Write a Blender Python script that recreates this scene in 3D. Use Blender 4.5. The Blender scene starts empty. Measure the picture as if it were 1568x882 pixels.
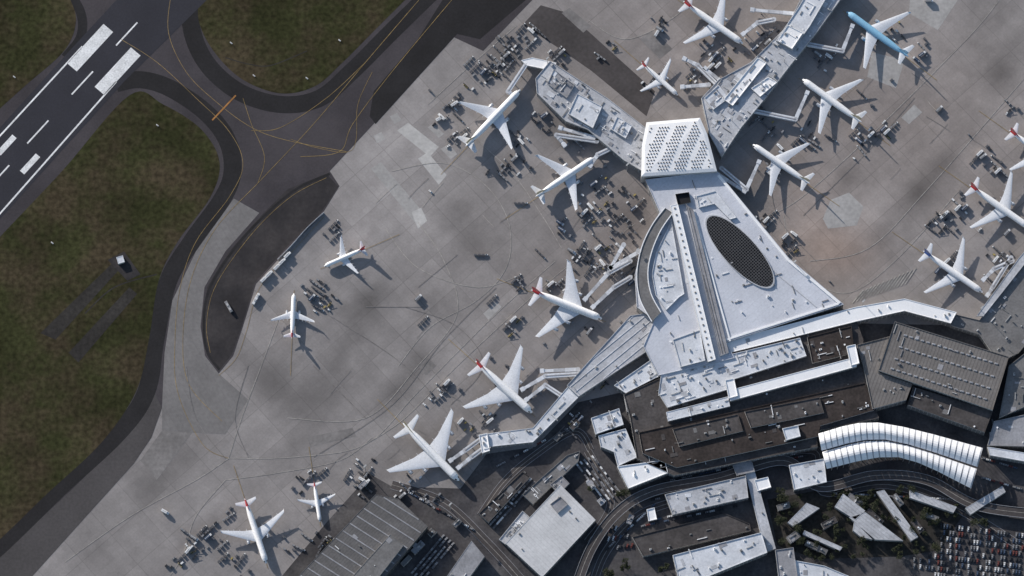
import bpy, math, random
import numpy as np
from mathutils import Vector
random.seed(7)
S=0.62; D=5000.0; T=math.radians(14); cT,sT=math.cos(T),math.sin(T)
CAM=(0.0,-D*sT,D*cT)
def W(px,py,h=0.0):
    """survey map reference (photo map grid) -> world metres for a point at height h"""
    u=(px-784)*S; v=(441-py)*S
    d=(u-CAM[0], v*cT-CAM[1], v*sT-CAM[2])
    k=(h-CAM[2])/d[2]
    return (CAM[0]+k*d[0], CAM[1]+k*d[1])
scene=bpy.context.scene
COL=scene.collection
# ------------------------------------------------------------------ materials
MATS={}
def M(name,col,rough=.8,var=.12,scale=.08,fine=.1,fscale=.8,metal=0.0,seam=None,spec=.3,blot=None):
    if name in MATS: return MATS[name]
    m=bpy.data.materials.new(name); m.use_nodes=True
    nt=m.node_tree; N=nt.nodes; L=nt.links
    b=N["Principled BSDF"]; b.inputs["Roughness"].default_value=rough
    b.inputs["Metallic"].default_value=metal
    b.inputs["Specular IOR Level"].default_value=spec
    geo=N.new("ShaderNodeNewGeometry"); 
    def noise(sc,det,lo,hi):
        n=N.new("ShaderNodeTexNoise"); n.inputs["Scale"].default_value=sc; n.inputs["Detail"].default_value=det
        L.new(geo.outputs["Position"],n.inputs["Vector"])
        r=N.new("ShaderNodeMapRange"); r.inputs[1].default_value=.3; r.inputs[2].default_value=.7
        r.inputs[3].default_value=lo; r.inputs[4].default_value=hi
        L.new(n.outputs["Fac"],r.inputs[0]); return r.outputs[0]
    def mul(a,c):
        k=N.new("ShaderNodeMath"); k.operation='MULTIPLY'; L.new(a,k.inputs[0])
        if isinstance(c,(int,float)): k.inputs[1].default_value=c
        else: L.new(c,k.inputs[1])
        return k.outputs[0]
    f=mul(noise(scale,4,1-var,1+var),noise(fscale,3,1-fine,1+fine))
    if seam:
        ang,sp,wd,dk=seam
        rot=N.new("ShaderNodeVectorRotate"); rot.rotation_type='Z_AXIS'; rot.inputs["Angle"].default_value=-ang
        L.new(geo.outputs["Position"],rot.inputs["Vector"])
        sx=N.new("ShaderNodeSeparateXYZ"); L.new(rot.outputs[0],sx.inputs[0])
        a=mul(sx.outputs[0],1.0/sp)
        fr=N.new("ShaderNodeMath"); fr.operation='FRACT'; L.new(a,fr.inputs[0])
        lt=N.new("ShaderNodeMath"); lt.operation='LESS_THAN'; L.new(fr.outputs[0],lt.inputs[0]); lt.inputs[1].default_value=wd
        mr=N.new("ShaderNodeMapRange"); mr.inputs[3].default_value=1; mr.inputs[4].default_value=dk
        L.new(lt.outputs[0],mr.inputs[0]); f=mul(f,mr.outputs[0])
    base=None
    if blot:
        n=N.new("ShaderNodeTexNoise"); n.inputs["Scale"].default_value=blot[1]; n.inputs["Detail"].default_value=6; n.inputs["Roughness"].default_value=.65
        L.new(geo.outputs["Position"],n.inputs["Vector"])
        r=N.new("ShaderNodeMapRange"); r.inputs[1].default_value=.42; r.inputs[2].default_value=.6
        L.new(n.outputs["Fac"],r.inputs[0])
        mx=N.new("ShaderNodeMix"); mx.data_type='RGBA'; mx.inputs[6].default_value=(*col,1); mx.inputs[7].default_value=(*blot[0],1)
        L.new(r.outputs[0],mx.inputs[0]); base=mx.outputs[2]
    vm=N.new("ShaderNodeVectorMath"); vm.operation='SCALE'
    if base is None: vm.inputs[0].default_value=col
    else: L.new(base,vm.inputs[0])
    L.new(f,vm.inputs["Scale"]); L.new(vm.outputs[0],b.inputs["Base Color"])
    MATS[name]=m; return m
M('roof_white',(.93,.93,.94),.5,.04,.1,.04,.7)
M('roof_light',(.66,.68,.72),.6,.15,.06,.1,.5)
M('roof_pale',(.48,.49,.52),.7,.2,.06,.14,.5)
M('roof_mid',(.31,.31,.33),.8,.2,.06,.15,.5)
M('roof_grey',(.19,.185,.185),.8,.2,.06,.15,.5)
M('roof_dark',(.078,.070,.069),.8,.3,.06,.25,.4)
M('roof_brown',(.047,.037,.034),.85,.3,.06,.3,.4)
M('roof_ribbed',(.19,.176,.168),.7,.14,.05,.12,.5,seam=(math.radians(-20),3.2,.3,.75))
M('roof_terminal',(.62,.64,.70),.5,.1,.03,.07,.5,seam=(math.radians(-47),6.5,.07,.92))
M('roof_seamed',(.60,.60,.61),.6,.12,.06,.08,.5,seam=(math.radians(45),4,.15,.9))
M('roof_hangar',(.14,.135,.135),.8,.2,.05,.15,.5,seam=(math.radians(-42),2.6,.25,.85))
M('wall',(.42,.42,.42),.7); M('wall_dark',(.12,.12,.12),.7)
M('glass',(.03,.04,.05),.15,.1,spec=.5); M('hvac',(.5,.5,.5),.5,.2,.3); M('hvac_dark',(.2,.2,.2),.6,.2,.3)
M('grid_grey',(.10,.10,.105),.5)
M('steel',(.3,.3,.31),.5); M('black',(.015,.015,.017),.7)
M('asphalt',(.052,.046,.052),.9,.18,.02,.1,.5,blot=((.070,.062,.068),.012))
M('shoulder',(.020,.019,.021),.9,.2,.04,.15,.4)
M('infield_asphalt',(.034,.031,.034),.9,.22,.03,.15,.3,blot=((.046,.041,.042),.03))
M('runway_asphalt',(.036,.036,.046),.9,.12,.03,.1,.5)
M('old_asphalt',(.078,.072,.073),.9,.18,.02,.12,.4)
M('strip_concrete',(.20,.19,.187),.9,.15,.03,.1,.3,seam=(math.radians(30),6,.05,.88))
M('road_asphalt',(.060,.056,.060),.9,.25,.04,.2,.4,blot=((.095,.089,.09),.03))
M('dark_asphalt',(.074,.066,.066),.9,.2,.03,.15,.3)
M('verge_dark',(.033,.03,.028),.9,.3,.03,.3,.3)
M('grass',(.040,.042,.018),.95,.3,.015,.4,.22,blot=((.062,.049,.030),.016),spec=.05)
M('patch',(.50,.485,.47),.9,.1,.05,.1,.3); M('patch2',(.39,.375,.365),.9,.12,.05,.12,.3)
M('patch_dark',(.21,.197,.192),.9,.2,.05,.15,.3)
M('garden_soil',(.035,.032,.028),.95,.4,.05,.4,.3)
M('paint_white',(.8,.8,.8),.7,.14,.1,.18,.6); M('paint_yellow',(.30,.21,.085),.8,.3,.05,.3,.3)
M('paint_faint',(.39,.365,.335),.8,.2,.05,.3,.3); M('paint_orange',(.4,.19,.06),.8,.3)
M('tyre_mark',(.20,.188,.184),.9,.3,.05,.3,.3)
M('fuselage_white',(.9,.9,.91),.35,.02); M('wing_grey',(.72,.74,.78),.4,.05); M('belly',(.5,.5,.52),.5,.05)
M('tail_red',(.45,.04,.045),.4,.05); M('tail_blue',(.05,.1,.3),.4,.05); M('body_blue',(.27,.52,.72),.4,.04); M('tail_gold',(.5,.42,.25),.4)
M('engine',(.4,.42,.46),.4); M('tyre',(.02,.02,.02),.9)
M('bark',(.06,.045,.03),.9); M('leaf_a',(.03,.037,.018),.8,.4,.5,.4,2); M('leaf_b',(.052,.058,.030),.8,.4,.5,.4,2)
for n,c in dict(veh_white=(.75,.75,.75),veh_grey=(.26,.26,.27),veh_dark=(.035,.035,.04),veh_blue=(.07,.1,.16),veh_red=(.18,.05,.04),veh_yellow=(.4,.32,.12),canvas=(.12,.12,.13)).items(): M(n,c,.5,.05)
# ------------------------------------------------------------------ mesh builder
class MB:
    def __init__(s): s.v=[];s.f=[];s.m=[];s.names=[]
    def mi(s,n):
        if n not in s.names: s.names.append(n)
        return s.names.index(n)
    def add(s,vs,fs,mat):
        o=len(s.v); s.v+= [tuple(v) for v in vs]
        i=s.mi(mat)
        for f in fs: s.f.append([o+k for k in f]); s.m.append(i)
    def box(s,cx,cy,z0,z1,lx,ly,ang,mat,taper=1.0,sx=0):
        c,q=math.cos(ang),math.sin(ang); vs=[]
        for z,t in ((z0,1),(z1,taper)):
            for a,b in ((-1,-1),(1,-1),(1,1),(-1,1)):
                x=a*lx/2*t+(sx if z==z1 else 0); y=b*ly/2*t
                vs.append((cx+x*c-y*q,cy+x*q+y*c,z))
        s.add(vs,[(3,2,1,0),(4,5,6,7),(0,1,5,4),(1,2,6,5),(2,3,7,6),(3,0,4,7)],mat)
    def beam(s,p,q,w,z0,z1,mat):
        cx,cy=(p[0]+q[0])/2,(p[1]+q[1])/2; l=math.dist(p[:2],q[:2])
        s.box(cx,cy,z0,z1,l,w,math.atan2(q[1]-p[1],q[0]-p[0]),mat)
    def cyl(s,cx,cy,z0,z1,r,mat,n=10,r2=None):
        r2=r if r2 is None else r2
        vs=[(cx+r*math.cos(2*math.pi*i/n),cy+r*math.sin(2*math.pi*i/n),z0) for i in range(n)]+[(cx+r2*math.cos(2*math.pi*i/n),cy+r2*math.sin(2*math.pi*i/n),z1) for i in range(n)]
        s.add(vs,[tuple(range(n,2*n))]+[(i,(i+1)%n,n+(i+1)%n,n+i) for i in range(n)],mat)
    def cylh(s,p,ax,l,r,mat,n=12,r2=None):
        r2=r if r2 is None else r2; a=Vector(ax).normalized(); up=Vector((0,0,1)); sd=a.cross(up).normalized(); u2=sd.cross(a)
        p=Vector(p); vs=[]
        for q,rr in ((p,r),(p+a*l,r2)):
            for i in range(n):
                t=2*math.pi*i/n; vs.append(q+sd*math.cos(t)*rr+u2*math.sin(t)*rr)
        s.add(vs,[tuple(range(n))[::-1],tuple(range(n,2*n))]+[(i,(i+1)%n,n+(i+1)%n,n+i) for i in range(n)],mat)
    def mesh(s,name,smooth=False):
        me=bpy.data.meshes.new(name); me.from_pydata(s.v,[],s.f); 
        for n in s.names: me.materials.append(MATS[n])
        me.polygons.foreach_set('material_index',s.m)
        if smooth: me.polygons.foreach_set('use_smooth',[True]*len(s.f))
        me.update(); return me
    def obj(s,name,smooth=False):
        o=bpy.data.objects.new(name,s.mesh(name,smooth)); COL.objects.link(o); return o
def area(p): return sum(p[i][0]*p[(i+1)%len(p)][1]-p[(i+1)%len(p)][0]*p[i][1] for i in range(len(p)))/2
def ccw(p): return p if area(p)>0 else p[::-1]
def inset(p,d):
    n=len(p); out=[]
    for i in range(n):
        a,b,c=Vector(p[i-1][:2]),Vector(p[i][:2]),Vector(p[(i+1)%n][:2])
        e1=(b-a).normalized(); e2=(c-b).normalized()
        n1=Vector((-e1.y,e1.x)); n2=Vector((-e2.y,e2.x)); m=(n1+n2)
        if m.length<1e-4: m=n1
        m.normalize(); k=d/max(.45,m.dot(n1)); out.append((b.x+m.x*k,b.y+m.y*k))
    return out
def pin(x,y,p):
    r=False;j=len(p)-1
    for i in range(len(p)):
        if (p[i][1]>y)!=(p[j][1]>y) and x<(p[j][0]-p[i][0])*(y-p[i][1])/(p[j][1]-p[i][1])+p[i][0]: r=not r
        j=i
    return r
def cat(pts,closed=False,n=8):
    P=pts; out=[]; L=len(P)
    rng=range(L) if closed else range(L-1)
    for i in rng:
        if closed: a,b,c,d=P[i-1],P[i],P[(i+1)%L],P[(i+2)%L]
        else: a,b,c,d=P[max(0,i-1)],P[i],P[i+1],P[min(L-1,i+2)]
        for k in range(n):
            t=k/n
            out.append(tuple(.5*((2*b[j])+(-a[j]+c[j])*t+(2*a[j]-5*b[j]+4*c[j]-d[j])*t*t+(-a[j]+3*b[j]-3*c[j]+d[j])*t**3) for j in (0,1)))
    if not closed: out.append(P[-1])
    return out
def scan(p,ang,sp,off=0.0):
    """parallel segments inside polygon p, running along ang, spaced sp"""
    c,s=math.cos(-ang),math.sin(-ang); q=[(x*c-y*s,x*s+y*c) for x,y in p]
    lo=min(v[1] for v in q); hi=max(v[1] for v in q); res=[]; y=lo+sp*.5+off
    while y<hi:
        xs=[]
        for i in range(len(q)):
            a,b=q[i],q[(i+1)%len(q)]
            if (a[1]>y)!=(b[1]>y): xs.append(a[0]+(y-a[1])*(b[0]-a[0])/(b[1]-a[1]))
        xs.sort()
        for i in range(0,len(xs)-1,2):
            if xs[i+1]-xs[i]>1.0:
                C,Sn=math.cos(ang),math.sin(ang)
                res.append(((xs[i]*C-y*Sn,xs[i]*Sn+y*C),(xs[i+1]*C-y*Sn,xs[i+1]*Sn+y*C)))
        y+=sp
    return res
# ------------------------------------------------------------------ flat sheets
def sheet(name,px,z,mat,smooth=False):
    if smooth: px=cat(px,True)
    p=ccw([W(x,y,z) for x,y in px]); b=MB(); b.add([(x,y,z) for x,y in p],[tuple(range(len(p)))],mat); return b.obj(name)
def strip(b,px,w,z,mat,smooth=True):
    if smooth and len(px)>2: px=cat(px,False,8)
    p=[Vector(W(x,y,z)) for x,y in px]
    rib(b,p,w,z,mat)
def rib(b,p,w,z,mat):
    vs=[]
    for i in range(len(p)):
        t=(p[min(i+1,len(p)-1)]-p[max(i-1,0)]).normalized(); n=Vector((-t.y,t.x))*w/2
        vs+=[(p[i].x-n.x,p[i].y-n.y,z),(p[i].x+n.x,p[i].y+n.y,z)]
    b.add(vs,[(2*i,2*i+2,2*i+3,2*i+1) for i in range(len(p)-1)],mat)
# base ground sheet with stains (dirt, rubber, brown dust) as colour attribute
def ground():
    ax=np.concatenate([[-12000,-4000,-1500,-800],np.arange(-560,561,2.5),[800,1500,4000,12000]])
    ay=np.concatenate([[-12000,-4000,-1500,-600],np.arange(-340,341,2.5),[600,1500,4000,12000]])
    X,Y=np.meshgrid(ax,ay); nx,ny=len(ax),len(ay)
    PX=X/S+784; PY=441-Y*cT/S
    R=np.ones_like(X)*.292; G=np.ones_like(X)*.271; B=np.ones_like(X)*.264
    f=np.ones_like(X)
    def g(x,y,rx,ry,a):
        c,s=math.cos(a),math.sin(a); dx=PX-x; dy=PY-y
        return np.exp(-(((dx*c+dy*s)/rx)**2+((-dx*s+dy*c)/ry)**2))
    a=-.8
    for x,y,rx,ry,k in [(565,462,38,20,.38),(640,552,26,20,.35),(497,597,45,28,.3),(607,598,34,20,.35),(700,322,36,26,.28),(425,590,28,50,.35),(720,378,34,26,.22),
        (1410,295,32,22,.35),(1540,112,34,24,.35),(1445,250,24,16,.25),(245,735,60,25,.3),(540,520,60,18,.2),(850,190,30,40,.3),(960,330,50,40,.28),(880,540,50,30,.25),
        (780,80,40,30,.3),(1150,300,30,40,.2),(660,470,30,20,.15),(340,800,40,20,.15),(130,850,80,20,.15),(770,250,40,20,.25),(1360,350,30,15,.15),(1480,200,50,25,.12),(1370,180,50,20,.15),
        (800,470,40,20,.15),(930,40,60,40,.12),(600,700,40,20,.2),(450,690,70,14,.15),(1300,270,30,15,.2),(300,680,40,20,.15),(640,420,50,30,.12),(900,430,60,40,.15)]:
        f*=1-min(.5,k*1.15)*g(x,y,rx,ry,a)
    for x,y,rx,ry,k in [(640,285,110,70,.26),(590,220,60,30,.2),(470,420,50,30,.12),(1240,330,50,40,.1),(1430,20,60,40,.25),(560,340,50,60,.15),(730,520,80,30,.1),(150,820,120,20,.12),(1330,330,60,25,.15),(400,640,90,10,.1)]:
        f*=1+k*g(x,y,rx,ry,a)
    rng=random.Random(3)
    for i in range(180):
        x=rng.uniform(100,1568); y=rng.uniform(0,882); k=rng.uniform(-.085,.07); f*=1+k*g(x,y,rng.uniform(20,80),rng.uniform(3,9),a+rng.choice([0,0,math.pi/2])+rng.gauss(0,.12))
    br=1.3*g(1275,385,70,50,.2)+.5*g(1230,300,60,60,0)+.45*g(900,420,200,200,0)*.3+.35*g(1100,60,250,120,0)+.45*g(1400,200,200,160,0)+.35*g(960,340,70,70,0)
    R*=1+.10*br; G*=1-.02*br; B*=1-.10*br
    R*=f;G*=f;B*=f
    v=np.stack([X,Y,np.zeros_like(X)],-1).reshape(-1,3)
    i=np.arange(nx*ny).reshape(ny,nx)
    F=np.stack([i[:-1,:-1],i[:-1,1:],i[1:,1:],i[1:,:-1]],-1).reshape(-1,4)
    me=bpy.data.meshes.new('ground'); me.vertices.add(len(v)); me.vertices.foreach_set('co',v.ravel())
    me.loops.add(F.size); me.loops.foreach_set('vertex_index',F.ravel().astype(np.int32))
    me.polygons.add(len(F)); me.polygons.foreach_set('loop_start',np.arange(0,F.size,4,dtype=np.int32)); me.polygons.foreach_set('loop_total',np.full(len(F),4,dtype=np.int32))
    me.update(); me.validate()
    at=me.color_attributes.new('dirt','FLOAT_COLOR','POINT')
    at.data.foreach_set('color',np.stack([R,G,B,np.ones_like(R)],-1).ravel().astype(np.float32))
    m=bpy.data.materials.new('apron_concrete'); m.use_nodes=True; nt=m.node_tree;N=nt.nodes;L=nt.links
    b=N["Principled BSDF"]; b.inputs["Roughness"].default_value=.9; b.inputs["Specular IOR Level"].default_value=.15
    att=N.new('ShaderNodeAttribute'); att.attribute_name='dirt'
    geo=N.new("ShaderNodeNewGeometry")
    cur=None
    rot=N.new("ShaderNodeVectorRotate"); rot.rotation_type='Z_AXIS'; rot.inputs["Angle"].default_value=-math.radians(42)
    L.new(geo.outputs["Position"],rot.inputs["Vector"])
    def mulf(a):
        nonlocal cur
        if cur is None: cur=a; return
        k=N.new('ShaderNodeMath'); k.operation='MULTIPLY'; L.new(cur,k.inputs[0]); L.new(a,k.inputs[1]); cur=k.outputs[0]
    def nz(sc,det,lo,hi,st=None,rg=.55):
        n=N.new("ShaderNodeTexNoise"); n.inputs["Scale"].default_value=sc; n.inputs["Detail"].default_value=det; n.inputs["Roughness"].default_value=rg
        if st:
            mp=N.new('ShaderNodeVectorMath'); mp.operation='MULTIPLY'; mp.inputs[1].default_value=st; L.new(rot.outputs[0],mp.inputs[0]); L.new(mp.outputs[0],n.inputs[0])
        else: L.new(geo.outputs["Position"],n.inputs["Vector"])
        r=N.new("ShaderNodeMapRange"); r.inputs[1].default_value=.3; r.inputs[2].default_value=.7; r.inputs[3].default_value=lo; r.inputs[4].default_value=hi
        L.new(n.outputs["Fac"],r.inputs[0]); mulf(r.outputs[0])
    nz(.012,5,.85,1.14,rg=.6); nz(.07,4,.92,1.08); nz(.5,3,.93,1.07); nz(.05,3,.93,1.07,(1,.12,1)); nz(.05,3,.93,1.07,(.12,1,1))
    for sc,lo,wd,c1,c2 in ((6.1,.94,.4,.965,1.035),(36.6,.86,.9,.92,1.07)):
        br_=N.new('ShaderNodeTexBrick'); br_.offset=0; br_.inputs['Scale'].default_value=1; br_.inputs['Brick Width'].default_value=sc; br_.inputs['Row Height'].default_value=sc
        br_.inputs['Mortar Size'].default_value=wd*.5; br_.inputs['Mortar Smooth'].default_value=.3; br_.inputs['Color1'].default_value=(c1,c1,c1,1); br_.inputs['Color2'].default_value=(c2,c2,c2,1) ; br_.inputs['Mortar'].default_value=(lo,lo,lo,1)
        L.new(rot.outputs[0],br_.inputs['Vector']); mulf(br_.outputs['Color'])
    vm=N.new("ShaderNodeVectorMath"); vm.operation='SCALE'; L.new(att.outputs['Color'],vm.inputs[0]); L.new(cur,vm.inputs['Scale']); L.new(vm.outputs[0],b.inputs['Base Color'])
    me.materials.append(m); o=bpy.data.objects.new('apron_ground',me); COL.objects.link(o)
ground()
pb=MB(); z=.02
for i,(mt,q) in enumerate([('patch',[(608,200),(625,188),(672,225),(658,240)]),('patch',[(640,243),(655,233),(684,268),(672,283)]),('patch2',[(568,258),(583,248),(652,330),(636,342)]),
  ('patch2',[(675,228),(688,220),(700,236),(690,244)]),('patch2',[(572,208),(584,202),(590,213),(577,219)]),('patch',[(630,325),(645,318),(654,338),(640,350)]),('patch2',[(597,178),(608,173),(615,184),(604,190)]),
  ('patch2',[(1260,335),(1272,306),(1300,295),(1322,316),(1312,345),(1268,350)]),('patch2',[(1335,80),(1385,92),(1372,135),(1328,118)]),('patch2',[(1395,-20),(1480,-20),(1436,46),(1392,20)]),
  ('patch_dark',[(640,560),(655,548),(668,560),(652,575)]),('patch_dark',[(860,20),(872,12),(905,40),(893,50)]),('patch2',[(740,480),(760,462),(768,470),(748,490)]),('patch_dark',[(470,670),(540,655),(545,668),(475,684)]),
  ('patch_dark',[(980,60),(1000,45),(1030,75),(1010,90)]),('patch2',[(1380,180),(1400,160),(1412,172),(1392,190)]),('patch_dark',[(215,705),(262,640),(300,655),(240,735)]),('patch2',[(655,195),(663,189),(680,205),(672,211)])]):
    p=ccw([W(x,y,z) for x,y in q]); pb.add([(x,y,z) for x,y in p],[tuple(range(len(p)))],mt); z+=.002
pb.obj('concrete_patches')
sheet('service_road',[(800,38),(828,8),(870,20),(1003,140),(990,178),(905,108),(850,70)],.03,'dark_asphalt')
sheet('taxiway',[(-500,-400),(1000,-400),(860,-60),(815,0),(740,78),(695,57),(600,160),(505,262),(520,285),(492,330),(440,382),(392,435),(372,500),(357,545),(335,572),(314,545),(307,500),(313,440),(345,385),(397,326),(358,304),(300,385),(264,460),(252,540),(248,625),(232,670),(205,710),(120,785),(20,882),(-60,960),(-500,1300)],.05,'asphalt')
sheet('concrete_taxilane',[(358,304),(397,326),(345,385),(313,440),(307,500),(314,545),(335,572),(380,612),(345,665),(248,660),(248,625),(252,540),(264,460),(300,385)],.054,'strip_concrete')
sheet('infield_pavement',[(500,266),(518,286),(490,328),(438,380),(390,433),(370,500),(355,543),(335,568),(317,543),(311,500),(317,440),(349,387),(400,330),(440,290)],.07,'infield_asphalt')
sheet('perimeter_pavement',[(248,625),(232,670),(205,710),(140,782),(50,882),(-40,975),(-110,930),(0,852),(110,750),(190,670),(236,600)],.075,'old_asphalt')
sheet('taxiway_shoulder',[(690,-20),(840,-30),(735,60),(700,52),(575,190),(566,178),(572,140),(640,60)],.08,'shoulder')
sb=MB()
strip(sb,[(178,128),(215,122),(260,135),(315,172),(348,215),(356,262),(340,305),(292,372),(257,432),(238,520),(224,600),(182,662),(90,748),(-5,840),(-80,900)],17,.085,'shoulder')
strip(sb,[(300,-30),(292,35),(315,95),(365,140),(430,160),(490,150),(540,108),(600,48),(680,-30)],17,.085,'shoulder')
strip(sb,[(90,-30),(122,15),(124,55),(100,88)],9,.085,'shoulder')
strip(sb,[(505,266),(450,292),(390,345),(345,400),(318,450),(312,500),(318,540),(336,566)],2.5,.09,'shoulder')
sb.obj('paved_shoulder')
for g in ([(-60,-60),(80,-50),(108,0),(116,35),(98,78),(40,130),(-10,175),(-60,220)],[(322,-60),(305,0),(306,38),(330,82),(372,122),(430,143),(482,132),(522,98),(575,45),(640,-20),(680,-60),(500,-80)],
          [(198,146),(250,160),(308,198),(336,248),(322,302),(272,370),(243,430),(228,520),(208,600),(155,678),(70,758),(-5,830),(-80,890),(-80,450),(-5,368),(95,262)]):
    sheet('grass',g,.1,'grass',True)
u=(.678,-.735)
sheet('runway',[(-150,360),(0,195),(120,63),(300,-132),(450,-132),(190,125),(0,335),(-100,445),(-250,600),(-300,520)],.12,'runway_asphalt')
rb=MB()
def rbar(cx,cy,l,w,mat='paint_white',zz=.14): 
    strip(rb,[(cx-u[0]*l/2,cy-u[1]*l/2),(cx+u[0]*l/2,cy+u[1]*l/2)],w*S,zz,mat,False)
rbar(138,73,82,20); rbar(180,109,82,20)
for c in ((194,52,48),(126,127,48),(58,202,48),(4,264,30),(-60,330,48)): rbar(c[0],c[1],c[2],2.4)
for c in ((10,222,36),(46,251,36)): rbar(c[0],c[1],c[2],9)
strip(rb,[(-60,273),(126,71)],1.6,.14,'paint_white',False); strip(rb,[(-60,395),(178,125)],1.6,.14,'paint_white',False)
rb.obj('runway_markings')
sheet('old_paving',[(62,510),(175,400),(185,410),(85,520)],.13,'verge_dark'); sheet('old_paving',[(105,540),(198,440),(210,450),(120,555)],.13,'verge_dark')
sheet('gravel_pad',[(165,398),(190,385),(215,420),(195,430)],.135,'infield_asphalt')
gt=MB(); strip(gt,[(345,88),(380,98),(415,100),(470,78)],.9,.13,'verge_dark'); strip(gt,[(130,480),(175,440),(240,420)],1.2,.14,'verge_dark'); gt.obj('grass_drain')
# taxi lines
tb=MB(); zz=.15
def tl(p,w=.42,mat='paint_yellow'):
    global zz; zz+=.003; strip(tb,p,w,zz,mat,True)
tl([(262,-10),(258,50),(285,110),(330,155),(385,195),(440,215),(530,232)])
tl([(185,60),(240,95),(300,150),(350,200),(372,250),(352,300),(300,370),(276,440),(268,520),(272,600),(310,680),(350,702)])
tl([(650,-10),(560,95),(480,190),(400,275),(330,350),(292,430),(280,520),(290,590),(340,645)])
tl([(372,150),(385,190),(405,240),(395,280)]); tl([(560,95),(500,150),(430,195),(385,200)]); tl([(700,-10),(600,110),(540,190),(520,232),(460,240)])
tl([(445,213),(480,225),(530,233),(545,215),(548,160),(570,110)],.35)
tl([(500,272),(450,298),(400,342),(352,402),(325,450),(316,500),(322,540)],.35)
tl([(335,575),(362,548),(378,505),(398,440),(445,388),(496,332)],.35)
tl([(325,184),(343,165),(361,146)],1.5,'paint_orange')
for p in [[(350,702),(450,700),(560,680),(640,600),(760,480),(850,400)],[(345,735),(420,725),(520,705),(570,670)],[(600,262),(680,250),(745,285),(780,345),(775,410),(730,460),(660,500),(610,560)],
  [(590,350),(640,410),(730,440),(800,420)],[(440,640),(560,640),(640,560),(700,480),(680,400),(640,340)],[(350,702),(370,640),(400,560),(430,480)],[(100,860),(200,790),(300,735),(350,702)],
  [(560,680),(620,640),(700,560),(830,440),(880,400)],[(1180,330),(1230,300),(1330,210),(1480,60),(1530,0)],[(1240,400),(1330,380),(1420,290),(1568,120)],[(1200,330),(1215,400),(1260,440),(1310,445),(1380,390),(1470,290)],
  [(700,190),(780,260),(830,330),(860,380)],[(655,160),(720,100),(790,40)],[(900,30),(960,60),(1040,20),(1060,-20)],[(345,735),(300,790),(280,850),(260,882)]]:
    tl(p,.5,'paint_faint'); 
for p in [[(620,470),(700,500),(740,560),(690,620)],[(500,480),(620,560),(690,640),(700,660)],[(380,700),(360,640),(380,560)],[(640,440),(700,390)],[(560,470),(650,470)],[(1230,330),(1330,230),(1400,150)],[(1180,250),(1190,330),(1250,400)],[(480,560),(560,640)],
  [(345,702),(300,640),(285,560)],[(760,440),(680,520),(600,620),(480,700)]]:
    tl(p,.5,'tyre_mark')
rng=random.Random(11)
for i in range(22):
    x=rng.uniform(390,1000); y=rng.uniform(270,720); a=rng.choice([-.8,.77])+rng.gauss(0,.1); l=rng.uniform(20,60)
    if i%3==0: x=rng.uniform(1180,1560); y=rng.uniform(40,400)
    tl([(x,y),(x+l*.5*math.cos(a)+rng.uniform(-3,3),y+l*.5*math.sin(a)),(x+l*math.cos(a),y+l*math.sin(a))],rng.uniform(.3,.5),rng.choice(['tyre_mark','tyre_mark','paint_faint']))
for i in range(14):
    x=1305+i*6.2; tl([(x,464-i*2.2),(x+17,446-i*2.6-2)],1.0,'paint_faint')
tb.obj('apron_markings')
# landside
sheet('landside_road',[(560,722),(600,745),(705,748),(745,695),(820,684),(885,616),(955,600),(1110,540),(1310,495),(1460,498),(1568,482),(1900,430),(1900,1300),(300,1300),(425,890),(500,800),(545,750)],.06,'road_asphalt')
sheet('garden_ground',[(1175,765),(1300,742),(1400,748),(1480,780),(1440,842),(1380,852),(1250,856),(1190,835)],.16,'garden_soil')
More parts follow.
